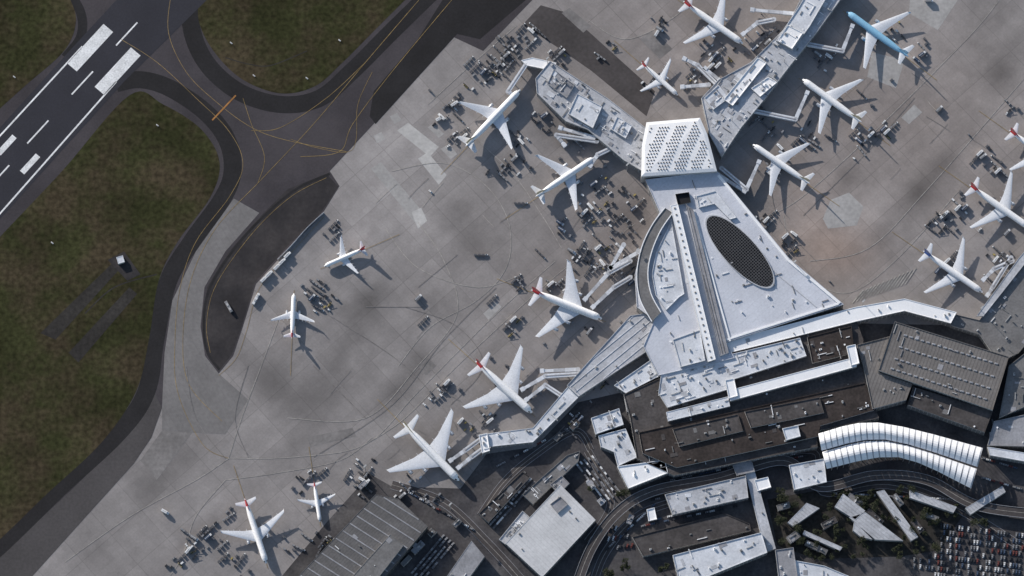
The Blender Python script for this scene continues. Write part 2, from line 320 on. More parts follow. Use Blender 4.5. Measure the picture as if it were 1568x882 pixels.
# ------------------------------------------------------------------ buildings
FOOT=[]
def building(name,px,h,roof,wall='wall',clutter=0,seed=1,z0=0.0,par=.7,curved=False,ribs=None,win=True,cl=('hvac','roof_white','hvac_dark'),big=.85):
    if curved: px=cat(px,True,5)
    p=ccw([W(x,y,h) for x,y in px]); n=len(p); b=MB()
    zr=h-par; q=inset(p,.5) 
    b.add([(x,y,z0) for x,y in p]+[(x,y,h) for x,y in p],[(i,(i+1)%n,n+(i+1)%n,n+i) for i in range(n)],wall)
    b.add([(x,y,h) for x,y in p]+[(x,y,h) for x,y in q]+[(x,y,zr) for x,y in q],[(i,(i+1)%n,n+(i+1)%n,n+i) for i in range(n)]+[(n+i,n+(i+1)%n,2*n+(i+1)%n,2*n+i) for i in range(n)],roof)
    b.add([(x,y,zr) for x,y in q],[tuple(range(n))],roof)
    if win:
        for i in range(n):
            a,c=Vector(p[i]),Vector(p[(i+1)%n]); l=(c-a).length
            if l<5: continue
            t=(c-a)/l; o=Vector((t.y,-t.x))*.06; zz=z0+1.6
            while zz+1.8<h-.8:
                k=max(1,int(l/4)); 
                for j in range(k):
                    s=a+t*(l*(j+.08)/k)+o; e=a+t*(l*(j+.92)/k)+o
                    b.add([(s.x,s.y,zz),(e.x,e.y,zz),(e.x,e.y,zz+1.8),(s.x,s.y,zz+1.8)],[(0,1,2,3)],'glass')
                zz+=4
    if ribs:
        ang,sp,w,hh,mt=ribs
        for s,e in scan(inset(p,1.2),ang,sp): b.beam(s,e,w,zr,zr+hh,mt)
    if clutter:
        r=random.Random(seed); xs=[v[0] for v in p]; ys=[v[1] for v in p]; k=0; t=0
        longest=max(range(n),key=lambda i:math.dist(p[i],p[(i+1)%n])); a0=math.atan2(p[(longest+1)%n][1]-p[longest][1],p[(longest+1)%n][0]-p[longest][0])
        qq=inset(p,2.0)
        while k<clutter*1.25 and t<clutter*25:
            t+=1; x=r.uniform(min(xs),max(xs)); y=r.uniform(min(ys),max(ys))
            if not pin(x,y,qq): continue
            k+=1; ty=r.random(); an=a0+r.choice([0,math.pi/2])
            if ty<.38:
                lx,ly,hh=r.uniform(1.0,3.6)*big,r.uniform(1,2.4)*big,r.uniform(.5,1.8)
                b.box(x,y,zr,zr+hh,lx,ly,an,r.choice(cl)); b.cyl(x,y,zr+hh,zr+hh+.25,min(lx,ly)*.35,'hvac_dark')
            elif ty<.65:
                l=r.uniform(4,12)*big; b.box(x,y,zr+.25,zr+.7,l,.6,an,r.choice(cl)); 
                for s_ in (-.4,.4): b.box(x+math.cos(an)*l*s_,y+math.sin(an)*l*s_,zr,zr+.25,.3,.9,an,'steel')
            elif ty<.8: b.cyl(x,y,zr,zr+r.uniform(.4,1.1),r.uniform(.4,.9),r.choice(cl))
            else: b.box(x,y,zr+.02,zr+.12+.003*k,r.uniform(3,9)*big,r.uniform(2,6)*big,an,{'roof_dark':'roof_grey','roof_brown':'roof_dark','roof_ribbed':'roof_mid','roof_grey':'roof_mid','roof_terminal':'roof_light'}.get(roof,r.choice(['roof_pale','roof_light','roof_mid'])))
    o=b.obj(name); 
    if z0==0: FOOT.append(p)
    return o
R=math.radians
building('airport_concourse',[(820,120),(842,93),(930,150),(988,195),(984,262),(955,245),(900,198),(866,185),(822,142)],11,'roof_pale',clutter=80,seed=2)
building('concourse_plant_room',[(884,143),(922,163),(908,196),(870,174)],14,'roof_light',clutter=5,seed=3,z0=10.5)
building('concourse_plant_room',[(848,106),(880,130),(868,150),(838,128)],12.6,'roof_mid',clutter=12,seed=4,z0=10.5)
building('concourse_plant_room',[(945,178),(968,192),(958,212),(936,198)],13,'roof_light',clutter=8,seed=5,z0=10.5)
building('concourse_walkway',[(798,92),(815,88),(852,96),(846,108),(806,100)],8,'roof_white',par=.3)
building('airport_concourse',[(1074,150),(1100,122),(1150,95),(1185,60),(1205,40),(1240,-30),(1308,-30),(1250,50),(1210,100),(1172,150),(1135,195),(1105,240),(1086,205)],12,'roof_pale',clutter=110,seed=6)
building('concourse_plant_room',[(1188,62),(1222,12),(1246,-28),(1280,-28),(1240,40),(1214,76)],15,'roof_light',clutter=14,seed=7,z0=11.5)
building('concourse_plant_room',[(1190,62),(1206,38),(1230,50),(1213,75)],16.5,'roof_white',clutter=3,seed=71,z0=14)
building('concourse_plant_room',[(1108,152),(1160,88),(1174,96),(1122,162)],14,'roof_white',clutter=8,seed=8,z0=11.5)
building('concourse_plant_room',[(1150,135),(1176,118),(1190,126),(1164,148)],13.6,'roof_white',clutter=5,seed=9,z0=11.5)
building('concourse_plant_room',[(1078,150),(1100,130),(1116,150),(1092,168)],13.4,'roof_light',clutter=8,seed=10,z0=11.5)
building('airport_terminal',[(988,275),(1098,262),(1150,325),(1208,395),(1292,466),(1112,524),(1125,548),(1008,575),(985,530),(1002,490),(975,470),(972,420),(985,370),(1010,325)],17,'roof_terminal',clutter=46,seed=12)
rim=MB()
e1=[W(x,y,18) for x,y in [(1100,268),(1150,329),(1207,398),(1286,464)]]
for i in range(3): rim.beam(e1[i],e1[i+1],2.4,16.3,17.6,'roof_white')
e1=[W(x,y,18) for x,y in [(1062,322),(1118,522)]]; rim.beam(e1[0],e1[1],1.6,16.3,17.5,'roof_white')
e1=[W(x,y,18) for x,y in [(1112,520),(1284,465)]]; rim.beam(e1[0],e1[1],1.6,16.3,17.4,'roof_white')
e1=[W(x,y,17) for x,y in [(1088,300),(1190,420),(1250,470)]]
for i in range(2): rim.beam(e1[i],e1[i+1],.7,16.3,16.75,'roof_pale')
rim.obj('terminal_roof_edge')
cres=[(1018,318),(998,345),(982,380),(975,420),(980,458),(998,492)]; ci=[(1012,478),(997,450),(992,418),(998,385),(1012,352),(1030,326)]
building('terminal_crescent_roof',cat(cres)+cat(ci),20,'roof_grey',z0=16.4,par=.4,win=False)
cb=MB()
for c_ in (cres,ci):
    pp=[W(x,y,20.3) for x,y in cat(c_)]
    for i in range(len(pp)-1): cb.beam(pp[i],pp[i+1],.9,19.7,20.3+.004*(i%2),'roof_white')
cb.obj('crescent_roof_gutter')
building('terminal_lounge_roof',[(1028,338),(1048,450),(1040,455),(1020,475),(1004,452),(998,420),(1004,388)],18.5,'roof_light',z0=16.4,clutter=18,seed=14)
building('terminal_spine_roof',[(1026,315),(1038,312),(1096,550),(1084,554)],21,'roof_white',z0=16.4,par=.2,win=False)
building('terminal_spine_gallery',[(1050,312),(1062,322),(1116,540),(1103,545)],18.8,'roof_mid',z0=16.4,par=.3,win=False,ribs=(R(-77),2.5,.5,.4,'roof_grey'))
building('terminal_plant_room',[(1034,297),(1055,294),(1058,310),(1038,314)],19,'black',z0=16.4,par=1.8,win=False)
building('terminal_upper_roof',[(1066,300),(1096,292),(1128,333),(1118,336),(1094,312),(1070,318)],18.4,'roof_light',z0=16.4,clutter=4,seed=15,win=False)
building('terminal_lower_block',[(1030,520),(1072,505),(1080,552),(1042,562)],19.5,'roof_light',z0=16.4,clutter=6,seed=52,win=False)
building('terminal_side_balcony',[(1200,392),(1215,402),(1228,414),(1222,424),(1208,418)],15,'roof_white',par=.3,curved=True)
sp=MB()
for k in range(24):
    t=(k+.5)/24; x,y=W(1032+58*t,314+238*t,21); sp.box(x,y,20.8,21.3,1.5,1.5,R(-76),'hvac_dark')
sp.obj('spine_roof_vents')
# oval skylight
ov=MB(); cx,cy=1133,385; L1,L2=70.5,24.5; d=(.68,.733)
def oval(k):
    return [W(cx+d[0]*L1*k*math.cos(t)-d[1]*L2*k*math.sin(t),cy+d[1]*L1*k*math.cos(t)+d[0]*L2*k*math.sin(t),17.6) for t in [2*math.pi*i/56 for i in range(56)]]
po=ccw(oval(1.04)); pi_=ccw(oval(1.0)); n=56
ov.add([(x,y,16) for x,y in po]+[(x,y,17.6) for x,y in po],[(i,(i+1)%n,n+(i+1)%n,n+i) for i in range(n)],'roof_pale')
ov.add([(x,y,17.6) for x,y in po]+[(x,y,17.6) for x,y in pi_]+[(x,y,17) for x,y in pi_],[(i,(i+1)%n,n+(i+1)%n,n+i) for i in range(n)]+[(n+i,n+(i+1)%n,2*n+(i+1)%n,2*n+i) for i in range(n)],'roof_pale')
ov.add([(x,y,17.1) for x,y in pi_],[tuple(range(n))],'black')
for s,e in scan(pi_,R(-47),2.2): ov.beam(s,e,.45,17.1,17.5,'grid_grey')
for s,e in scan(pi_,R(43),2.2): ov.beam(s,e,.45,17.1,17.45,'grid_grey')
ov.obj('oval_skylight')
# hub with triangular fields of rooflights
hp=[(990,187),(1072,180),(1083,205),(1098,262),(982,270),(983,222)]
H=23; p=ccw([W(x,y,H) for x,y in hp]); n=len(p); hb=MB(); c=W(1036,222,H+2)
q=inset(p,3); 
hb.add([(x,y,0) for x,y in p]+[(x,y,H-.8) for x,y in p],[(i,(i+1)%n,n+(i+1)%n,n+i) for i in range(n)],'wall')
hb.add([(x,y,H-.8) for x,y in p]+[(x,y,H) for x,y in q]+[(c[0],c[1],H+1.5)],[(i,(i+1)%n,n+(i+1)%n,n+i) for i in range(n)]+[(n+i,n+(i+1)%n,2*n) for i in range(n)],'roof_white')
qq=inset(p,4.5)
for j in range(16):
    for i in range(-8,36):
        x=982+i*4.3+j*2.15; y=189+j*4.9-(x-1036)*.06
        X,Y=W(x,y,H+1)
        if not pin(X,Y,qq): continue
        if (i%6)+(j%6)>=5: 
            if (i%6)+(j%6)<7 or j%6==0: continue
        zc=H+1.5-1.5*min(1,math.dist((X,Y),c)/33)
        hb.box(X,Y,zc-.3,zc+.35,1.3,1.3,R(45),'hvac'); hb.box(X,Y,zc+.35,zc+.5,1.05,1.05,R(45),'black')
hb.obj('concourse_hub_building'); FOOT.append(p)
building('airport_concourse',[(965,483),(985,480),(1012,500),(1012,532),(990,538),(886,607),(868,590)],12,'roof_pale',clutter=6,seed=17,ribs=(R(40),7,.5,.35,'roof_light'))
building('pier_walkway',[(871,590),(816,655),(738,665),(741,685),(816,677),(887,607)],9,'roof_light',par=.4,clutter=10,seed=18)
building('pier_gate_building',[(733,666),(746,663),(750,690),(738,694)],11,'roof_white',clutter=2)
building('terminal_annex',[(940,590),(1012,540),(1060,562),(1005,578),(958,602)],12.5,'roof_light',clutter=14,seed=19)
building('airport_concourse',[(1110,522),(1310,470),(1385,457),(1465,478),(1456,495),(1385,476),(1312,492),(1114,541)],15,'roof_white',par=.4,clutter=8,seed=20)
building('airport_concourse',[(1458,480),(1500,490),(1545,430),(1620,330),(1700,330),(1650,430),(1560,540),(1530,555),(1500,512),(1456,498)],11,'roof_grey',clutter=60,seed=21)
building('pier_walkway',[(1495,484),(1506,484),(1566,408),(1636,320),(1625,320),(1560,395)],13,'roof_pale',par=.3,z0=10.5)
building('airport_terminal_hall',[(955,604),(1008,580),(1112,552),(1114,541),(1312,492),(1322,520),(1320,560),(1332,600),(1346,640),(1250,660),(1252,684),(1032,728),(975,702),(965,640)],13,'roof_dark',clutter=60,seed=22)
building('terminal_roof_block',[(1012,574),(1112,550),(1116,543),(1225,517),(1235,545),(1120,582),(1122,594),(1022,624),(1008,602)],16.5,'roof_light',clutter=65,seed=23,z0=12.5)
building('terminal_roof_block',[(1236,516),(1304,499),(1308,540),(1244,556)],15.5,'roof_brown',clutter=14,seed=24,z0=12.5)
building('terminal_roof_strip',[(1115,598),(1308,547),(1312,561),(1118,614)],19,'roof_white',par=.3,z0=12.5)
building('terminal_roof_strip',[(1020,631),(1115,607),(1118,622),(1023,645)],17,'roof_light',par=.3,z0=12.5,clutter=8,seed=25)
building('terminal_roof_block',[(978,662),(1325,586),(1338,628),(1256,652),(1253,668),(1036,716),(984,694)],15,'roof_brown',clutter=30,seed=26,z0=12.5)
building('terminal_roof_block',[(1140,630),(1255,608),(1262,632),(1150,655)],16.5,'roof_dark',clutter=8,seed=27,z0=14)
building('terminal_roof_block',[(1030,657),(1130,634),(1138,660),(1040,684)],16.2,'roof_dark',clutter=8,seed=28,z0=14)
building('terminal_roof_block',[(1198,656),(1222,651),(1226,668),(1204,674)],18,'roof_light',z0=14)
building('terminal_stair_core',[(1110,582),(1124,579),(1130,606),(1116,610)],20,'roof_white',z0=12.5)
building('terminal_stair_core',[(1296,530),(1310,527),(1316,556),(1303,560)],20,'roof_white',z0=12.5)
building('terminal_ribbed_hall',[(1370,492),(1545,546),(1520,628),(1345,567)],19,'roof_ribbed',clutter=12,seed=30,cl=('hvac','roof_mid'))
rl=MB()
for (a,b_) in [((1382,512),(1530,558)),((1375,530),(1524,577)),((1368,548),(1518,595)),((1362,563),(1513,612))]:
    for k in range(17):
        t=(k+.5)/17; x,y=W(a[0]+(b_[0]-a[0])*t,a[1]+(b_[1]-a[1])*t,19); rl.box(x,y,18.3,19.0,3.2,1.3,R(-17),'roof_pale'); rl.box(x,y,19.0,19.15,2.2,.5,R(-17),'steel')
rl.obj('hall_rooflights')
building('terminal_ribbed_hall',[(1312,528),(1366,514),(1345,570),(1397,588),(1388,612),(1336,626),(1322,560)],16,'roof_ribbed',clutter=8,seed=31)
building('terminal_ribbed_hall',[(1398,592),(1520,630),(1508,662),(1390,620)],14,'roof_dark',clutter=8,seed=32)
building('airport_office',[(905,640),(948,625),(955,650),(912,665)],12,'roof_light',clutter=10,seed=33)
building('airport_office',[(916,667),(958,656),(976,700),(946,714),(940,692),(920,684)],11,'roof_light',clutter=10,seed=34)
building('airport_office',[(945,714),(1018,704),(1023,724),(962,748)],13,'roof_white',clutter=4,seed=35)
building('airport_office',[(955,604),(1000,596),(1010,622),(975,634),(960,630)],11,'roof_pale',clutter=16,seed=36)
building('airport_office',[(1208,712),(1262,702),(1266,738),(1216,750)],10,'roof_light',clutter=6,seed=37)
building('airport_office',[(1018,757),(1142,728),(1146,762),(1030,788)],11,'roof_pale',clutter=18,seed=38)
building('airport_office',[(1030,850),(1166,815),(1175,846),(1042,900)],13,'roof_light',clutter=18,seed=39)
building('car_park_deck',[(968,822),(1110,786),(1148,802),(1150,812),(985,852)],7,'roof_dark',clutter=6,seed=40)
building('covered_walkway',[(1138,712),(1152,708),(1188,840),(1172,845)],8,'roof_pale',par=.3,clutter=4,seed=41)
building('airport_office',[(1122,712),(1150,704),(1156,722),(1128,728)],10,'roof_mid')
building('airport_office',[(1155,735),(1176,730),(1181,746),(1160,752)],9,'roof_white')
building('airport_office',[(1187,842),(1215,838),(1224,900),(1194,900)],10,'roof_mid',clutter=4,seed=42)
building('airport_office',[(1218,858),(1262,866),(1300,882),(1296,905),(1222,905)],9,'roof_light',clutter=6,seed=43)
building('kiosk',[(990,780),(1002,777),(1006,795),(993,798)],5,'roof_white')
building('airport_office',[(1522,645),(1600,628),(1600,684),(1512,682)],11,'roof_mid',clutter=10,seed=44)
building('covered_walkway',[(1512,684),(1600,698),(1600,712),(1516,697)],12,'roof_light',par=.3)
building('airport_office',[(1545,560),(1620,500),(1620,600),(1530,640)],13,'roof_grey',clutter=25,seed=45)
building('cargo_shed',[(858,742),(912,796),(830,884),(774,832)],10,'roof_seamed',clutter=4,seed=46,par=.2)
building('cargo_shed_office',[(842,772),(858,760),(870,772),(854,786)],11.5,'roof_mid',z0=9.5)
building('cargo_shed',[(842,742),(860,728),(872,740),(856,756)],7,'roof_mid',clutter=3)
building('maintenance_hangar',[(575,757),(610,764),(655,806),(575,900),(440,900)],15,'roof_hangar',par=.2,ribs=(R(-33),9.5,1.1,.35,'roof_mid'),clutter=4,seed=47,wall='wall_dark')
building('maintenance_shed',[(540,882),(598,818),(618,835),(575,890),(560,905),(530,905)],17,'roof_grey',z0=14,par=.2,clutter=2)
building('maintenance_shed',[(672,900),(722,828),(742,852),(700,910)],9,'roof_mid',par=.2,clutter=4,seed=48)
building('parking_shed',[(800,757),(868,697),(888,690),(886,706),(816,772)],6,'roof_grey',clutter=10,seed=49)
building('parking_shed',[(733,786),(800,722),(812,730),(748,800)],6,'roof_dark',clutter=10,seed=50)
building('cargo_office',[(764,826),(800,782),(816,796),(780,838)],6,'roof_pale',clutter=14,seed=51)
building('equipment_hut',[(178,394),(188,391),(191,401),(181,404)],4,'roof_light',par=.2,win=False)
for i,(x,y,w_,d_,a_,mt) in enumerate([(640,838,9,22,.8,'roof_mid'),(622,858,7,18,.8,'roof_grey'),(662,815,8,12,.8,'roof_dark'),(700,800,8,14,.8,'roof_grey'),(555,742,7,14,.8,'roof_mid'),(905,742,8,14,-.9,'roof_mid'),(920,768,8,10,-.9,'roof_pale'),(1200,775,9,20,.3,'roof_grey'),(1215,822,12,20,.6,'roof_grey'),(965,795,8,14,1.2,'roof_mid'),(1310,765,8,26,-.6,'roof_grey'),(1340,790,7,30,-.7,'roof_dark'),(1405,805,9,22,-.9,'roof_dark'),(1250,838,8,36,-.45,'roof_grey'),(1270,800,10,24,.5,'roof_dark'),(1425,790,7,26,-.4,'roof_grey'),(1375,765,8,20,-.9,'roof_grey'),(880,650,8,16,.8,'roof_dark'),(855,668,7,14,.8,'roof_grey')]):
    c_,s_=math.cos(a_),math.sin(a_)
    building('service_shed',[(x+a*d_/2*c_+b*w_/2*s_,y-a*d_/2*s_+b*w_/2*c_) for a,b in ((-1,-1),(1,-1),(1,1),(-1,1))],4.5+(i%3),mt,par=.25,clutter=3,seed=60+i)
for q in [[(1278,776),(1291,756),(1325,782),(1310,796)],[(1300,792),(1325,784),(1383,828),(1340,826)],[(1308,798),(1336,826),(1318,822),(1306,812)],[(1342,753),(1354,750),(1406,822),(1395,828)],[(1393,750),(1465,776),(1460,785),(1393,762)],[(1478,778),(1535,744),(1540,753),(1486,788)],[(1232,812),(1290,838),(1286,843),(1229,818)],[(1235,770),(1255,778),(1215,806),(1206,800)]]:
    building('angled_canopy',q,7,'roof_pale',par=.15,win=False,ribs=(R(-40),3,.2,.15,'roof_mid'))
def vault(name,e1,e2,h,rise,bays):
    def samp(e,t):
        L_=[math.dist(e[i],e[i+1]) for i in range(len(e)-1)]; s=t*sum(L_); i=0
        while i<len(L_)-1 and s>L_[i]: s-=L_[i]; i+=1
        k=s/L_[i]; return (e[i][0]+(e[i+1][0]-e[i][0])*k,e[i][1]+(e[i+1][1]-e[i][1])*k)
    b=MB()
    for j in range(bays):
        for t0,t1,mt,ex in ((j/bays,(j+.78)/bays,'roof_white',0),((j+.78)/bays,(j+1)/bays,'roof_pale',-.5)):
            vs=[]
            for t in (t0,t1):
                a=samp(e1,t); c_=samp(e2,t)
                for k in range(9):
                    f=k/8; zz_=h+(rise+ex)*math.sin(math.pi*f); x,y=W(a[0]+(c_[0]-a[0])*f,a[1]+(c_[1]-a[1])*f,zz_); vs.append((x,y,zz_))
            b.add(vs,[(k,k+1,10+k,9+k) for k in range(8)],mt)
        for e in (e1,e2):
            x,y=W(*samp(e,(j+.9)/bays),h); b.cyl(x,y,0,h,.3,'steel',6)
    b.obj(name)
mid=[(1258,690),(1355,673),(1497,715)]
vault('vaulted_canopy',cat([(1253,664),(1345,647),(1505,686)],n=4),cat(mid,n=4),15,4,27)
vault('vaulted_canopy',cat([(1259,692),(1356,675),(1496,718)],n=4),cat([(1266,718),(1376,700),(1487,748)],n=4),14,4,25)
rd=MB()
def road(pts,w,h,mat='dark_asphalt'):
    c_=[Vector(W(x,y,h)) for x,y in cat(pts,False,8)]
    rib(rd,c_,w,h,mat)
    for sd in (-1,1):
        e=[]
        for i in range(len(c_)):
            t=(c_[min(i+1,len(c_)-1)]-c_[max(i-1,0)]).normalized(); e.append(c_[i]+Vector((-t.y,t.x))*sd*(w/2+.15))
        for i in range(len(e)-1): rd.beam(e[i],e[i+1],.35,h-.9 if h>1 else 0,h+.5 if h>1 else h+.12,'roof_mid')
    rib(rd,c_,.35,h+.02,'paint_faint')
    if h>1:
        for i in range(2,len(c_),6): rd.cyl(c_[i].x,c_[i].y,0,h-.5,.8,'wall',8)
road([(880,905),(905,840),(945,785),(1000,752),(1100,732),(1200,705),(1255,745),(1340,728),(1420,735),(1500,775),(1620,790)],9,6)
road([(905,905),(925,850),(965,800),(1010,775),(1120,748)],7,.2); road([(1160,700),(1250,690),(1260,752),(1360,742),(1460,775),(1568,840)],8,.25)
road([(600,742),(680,770),(745,830),(800,890)],8,.22); road([(735,790),(770,740),(815,700),(880,660),(905,690)],6,.24); road([(900,690),(935,770),(900,830)],7,.26)
rd.obj('access_road')
# ------------------------------------------------------------------ aircraft
def airliner(name,nose,tail,kind,tailmat='tail_red',body='fuselage_white'):
    P=dict(A330=dict(L=63.7,b=60.3,R=2.82,Rz=2.82,zc=5.2,rle=.33,rte=.53,kle=.43,kte=.56,ky=.35,tle=.625,tch=.04,sh=.155,sl=.86,fh=9.3,eng=[(.31,1.5,6)]),
      B777=dict(L=73.9,b=64.8,R=3.1,Rz=3.1,zc=5.6,rle=.345,rte=.54,kle=.43,kte=.56,ky=.35,tle=.62,tch=.028,sh=.147,sl=.87,fh=9.8,eng=[(.30,1.75,6.6)]),
      A380=dict(L=72.7,b=79.8,R=3.6,Rz=4.2,zc=6.6,rle=.26,rte=.57,kle=.42,kte=.60,ky=.38,tle=.665,tch=.05,sh=.205,sl=.84,fh=13,eng=[(.37,1.7,6),(.64,1.7,6)]),
      B737=dict(L=39.5,b=35.8,R=1.95,Rz=2.0,zc=3.5,rle=.36,rte=.55,kle=.44,kte=.565,ky=.32,tle=.59,tch=.04,sh=.18,sl=.86,fh=7,eng=[(.29,1.05,4)]))[kind]
    L=P['L'];h=P['zc']; n0=Vector(W(*nose,h)); t0=Vector(W(*tail,h)); Rr=P['R'];Rz=P['Rz']; b=MB()
    X=lambda t:L*(.5-t)
    st=[(0,.03,-.25),(.008,.22,-.22),(.022,.45,-.17),(.045,.7,-.1),(.075,.9,-.03),(.11,1,0),(.3,1,0),(.5,1,0),(.66,1,0),(.74,.93,.05),(.81,.77,.16),(.88,.54,.34),(.94,.33,.5),(.98,.18,.6),(1,.06,.66)]
    ns=18
    for i in range(len(st)-1):
        vs=[]
        for t,r,dz in st[i:i+2]:
            for k in range(ns):
                a=2*math.pi*k/ns; vs.append((X(t),Rr*r*math.cos(a),h+Rz*dz+Rz*r*math.sin(a)))
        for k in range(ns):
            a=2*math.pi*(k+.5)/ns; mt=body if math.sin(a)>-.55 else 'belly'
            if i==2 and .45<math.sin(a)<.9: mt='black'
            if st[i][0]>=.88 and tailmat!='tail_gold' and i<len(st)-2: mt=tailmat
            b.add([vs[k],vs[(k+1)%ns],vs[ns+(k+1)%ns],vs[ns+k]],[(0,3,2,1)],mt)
    for sd in (-1,1):
        for zz_ in ([.25] if kind!='A380' else [-.1,.42]):
            y=Rr*math.sqrt(1-zz_**2)*1.004
            N_=int(L*.7/1.6)
            for k in range(N_):
                x=X(.12)-k*L*.66/N_; z_=h+Rz*zz_; b.add([(x,sd*y,z_),(x-.7,sd*y,z_),(x-.7,sd*y*.985,z_+.4),(x,sd*y*.985,z_+.4)],[(0,1,2,3)],'black')
    def surf(secs,mat,vertical=False):
        vs=[];prof=[(0,0),(.12,.6),(.35,1),(.75,.5),(1,0),(.75,-.3),(.35,-.6),(.12,-.4)]
        for (xle,ch,y,z,th) in secs:
            for a,c_ in prof:
                if vertical: vs.append((xle-a*ch,c_*th*.5,z))
                else: vs.append((xle-a*ch,y,z+c_*th*.5))
        m_=len(prof); fs=[]
        for i in range(len(secs)-1):
            for k in range(m_): fs.append((i*m_+k,i*m_+(k+1)%m_,(i+1)*m_+(k+1)%m_,(i+1)*m_+k))
        fs.append(tuple(range((len(secs)-1)*m_,len(secs)*m_)))
        b.add(vs,fs,mat)
    B=P['b']/2; zr=h-Rz*.55
    for sd in (-1,1):
        S3=[(X(P['rle']),(P['rte']-P['rle'])*L,0,zr,1.6*Rr/2.8),(X(P['kle']),(P['kte']-P['kle'])*L,sd*B*P['ky'],zr+B*P['ky']*.09,.9),(X(P['tle']),P['tch']*L,sd*B,zr+B*.11,.35)]
        surf(S3,'wing_grey')
        tz=zr+B*.11; xt=X(P['tle']); tc=P['tch']*L
        surf([(xt-.2*tc,tc*.8,sd*B,tz,.25),(xt-tc*.9,tc*.45,sd*(B+.5),tz+(2.0 if kind!='A380' else 1.2),.15)],body)
        for f in (.25,.45,.62,.78):
            yy=sd*B*f; xte=X(P['kte']+(P['tle']+P['tch']-P['kte'])*max(0,(f-P['ky'])/(1-P['ky']))); b.cylh((xte+2.2,yy,zr+B*f*.1-.3),(-1,0,0),3.6,.32,'wing_grey',6,.1)
        sl=P['sl']; sh=P['sh']*L; zs=h+Rz*.45
        surf([(X(sl),.105*L,0,zs,.7),(X(sl+.082),.037*L,sd*sh,zs+sh*.09,.3)],'wing_grey')
        for (f,er,el) in P['eng']:
            yy=sd*B*f
            if f<P['ky']: le=P['rle']+(P['kle']-P['rle'])*f/P['ky']
            else: le=P['kle']+(P['tle']-P['kle'])*(f-P['ky'])/(1-P['ky'])
            ze=zr+B*f*.09-er*1.15; xe=X(le)+el*.62
            b.cylh((xe,yy,ze),(-1,0,0),el*.3,er*.9,'engine',14,er*1.02); b.cylh((xe-el*.3,yy,ze),(-1,0,0),el*.45,er*1.02,body,14,er*.8); b.cylh((xe-el*.75,yy,ze),(-1,0,0),el*.45,er*.55,'steel',12,er*.25)
            b.cylh((xe+.02,yy,ze),(1,0,0),.03,er*.75,'black',14)
            b.box(xe-el*.6,yy,ze+er*.6,ze+er*1.35,el*.9,.35,0,'wing_grey')
    F=P['fh']; zt=h+Rz*.9
    surf([(X(.80),.06*L,0,zt-Rz*.1,.3),(X(.835),.135*L,0,zt+F*.12,.6),(X(.93),.062*L,0,zt+F,.3)],tailmat,True)
    for x,y,n_,r in [(X(.09),0,1,.5),(X(.53),Rr*1.1,2,.65),(X(.53),-Rr*1.1,2,.65)]:
        b.cyl(x,y,r,h-Rz*.5,.18,'steel',6)
        for k in range(n_):
            for s_ in (-.45,.45): b.cylh((x+(k-.5*(n_-1))*1.5,y+s_-.2,r),(0,1,0),.4,r,'tyre',10)
    o=b.obj(name,True)
    try: o.data.set_sharp_from_angle(angle=math.radians(35))
    except Exception: pass
    v=n0-t0; c_=(n0+t0)/2; o.location=(c_.x,c_.y,.0); o.rotation_euler=(0,0,math.atan2(v.y,v.x)); sc=v.length/L; o.scale=(sc,)*3
    PL.append((n0,t0)); 
    return o
PL=[]
wb='wide_body_airliner'; nb='narrow_body_airliner'; dd='double_deck_airliner'
airliner(wb,(797,137),(713,225),'B777','tail_gold'); airliner(wb,(911,241),(820,302),'A330','tail_gold')
airliner(nb,(496,408),(560,380),'B737'); airliner(nb,(450,449),(447,519),'B737')
airliner(dd,(922,488),(813,445),'A380'); airliner(dd,(815,632),(728,554),'A380'); airliner(dd,(703,736),(617,649),'A380','tail_gold')
airliner(wb,(408,863),(375,764),'A330'); airliner(nb,(490,799),(481,738),'B737')
airliner(wb,(1138,67),(1046,3),'A330'); airliner(nb,(1038,146),(982,97),'B737')
airliner(wb,(1296,18),(1391,88),'A330','body_blue','body_blue'); airliner(wb,(1228,121),(1319,188),'A330','tail_gold'); airliner(wb,(1152,221),(1240,282),'A330','tail_gold')
airliner(wb,(1578,350),(1484,284),'A330'); airliner(wb,(1505,448),(1413,385),'A330','tail_blue'); airliner(wb,(1632,262),(1545,200),'A330')
lb=MB(); 
for i,(a,c_) in enumerate(PL):
    d_=(c_-a).normalized(); p=[a-d_*4,a+d_*((c_-a).length+35)]; rib(lb,p,.4,.29+i*.004,'paint_yellow')
lb.obj('stand_lead_in_lines')
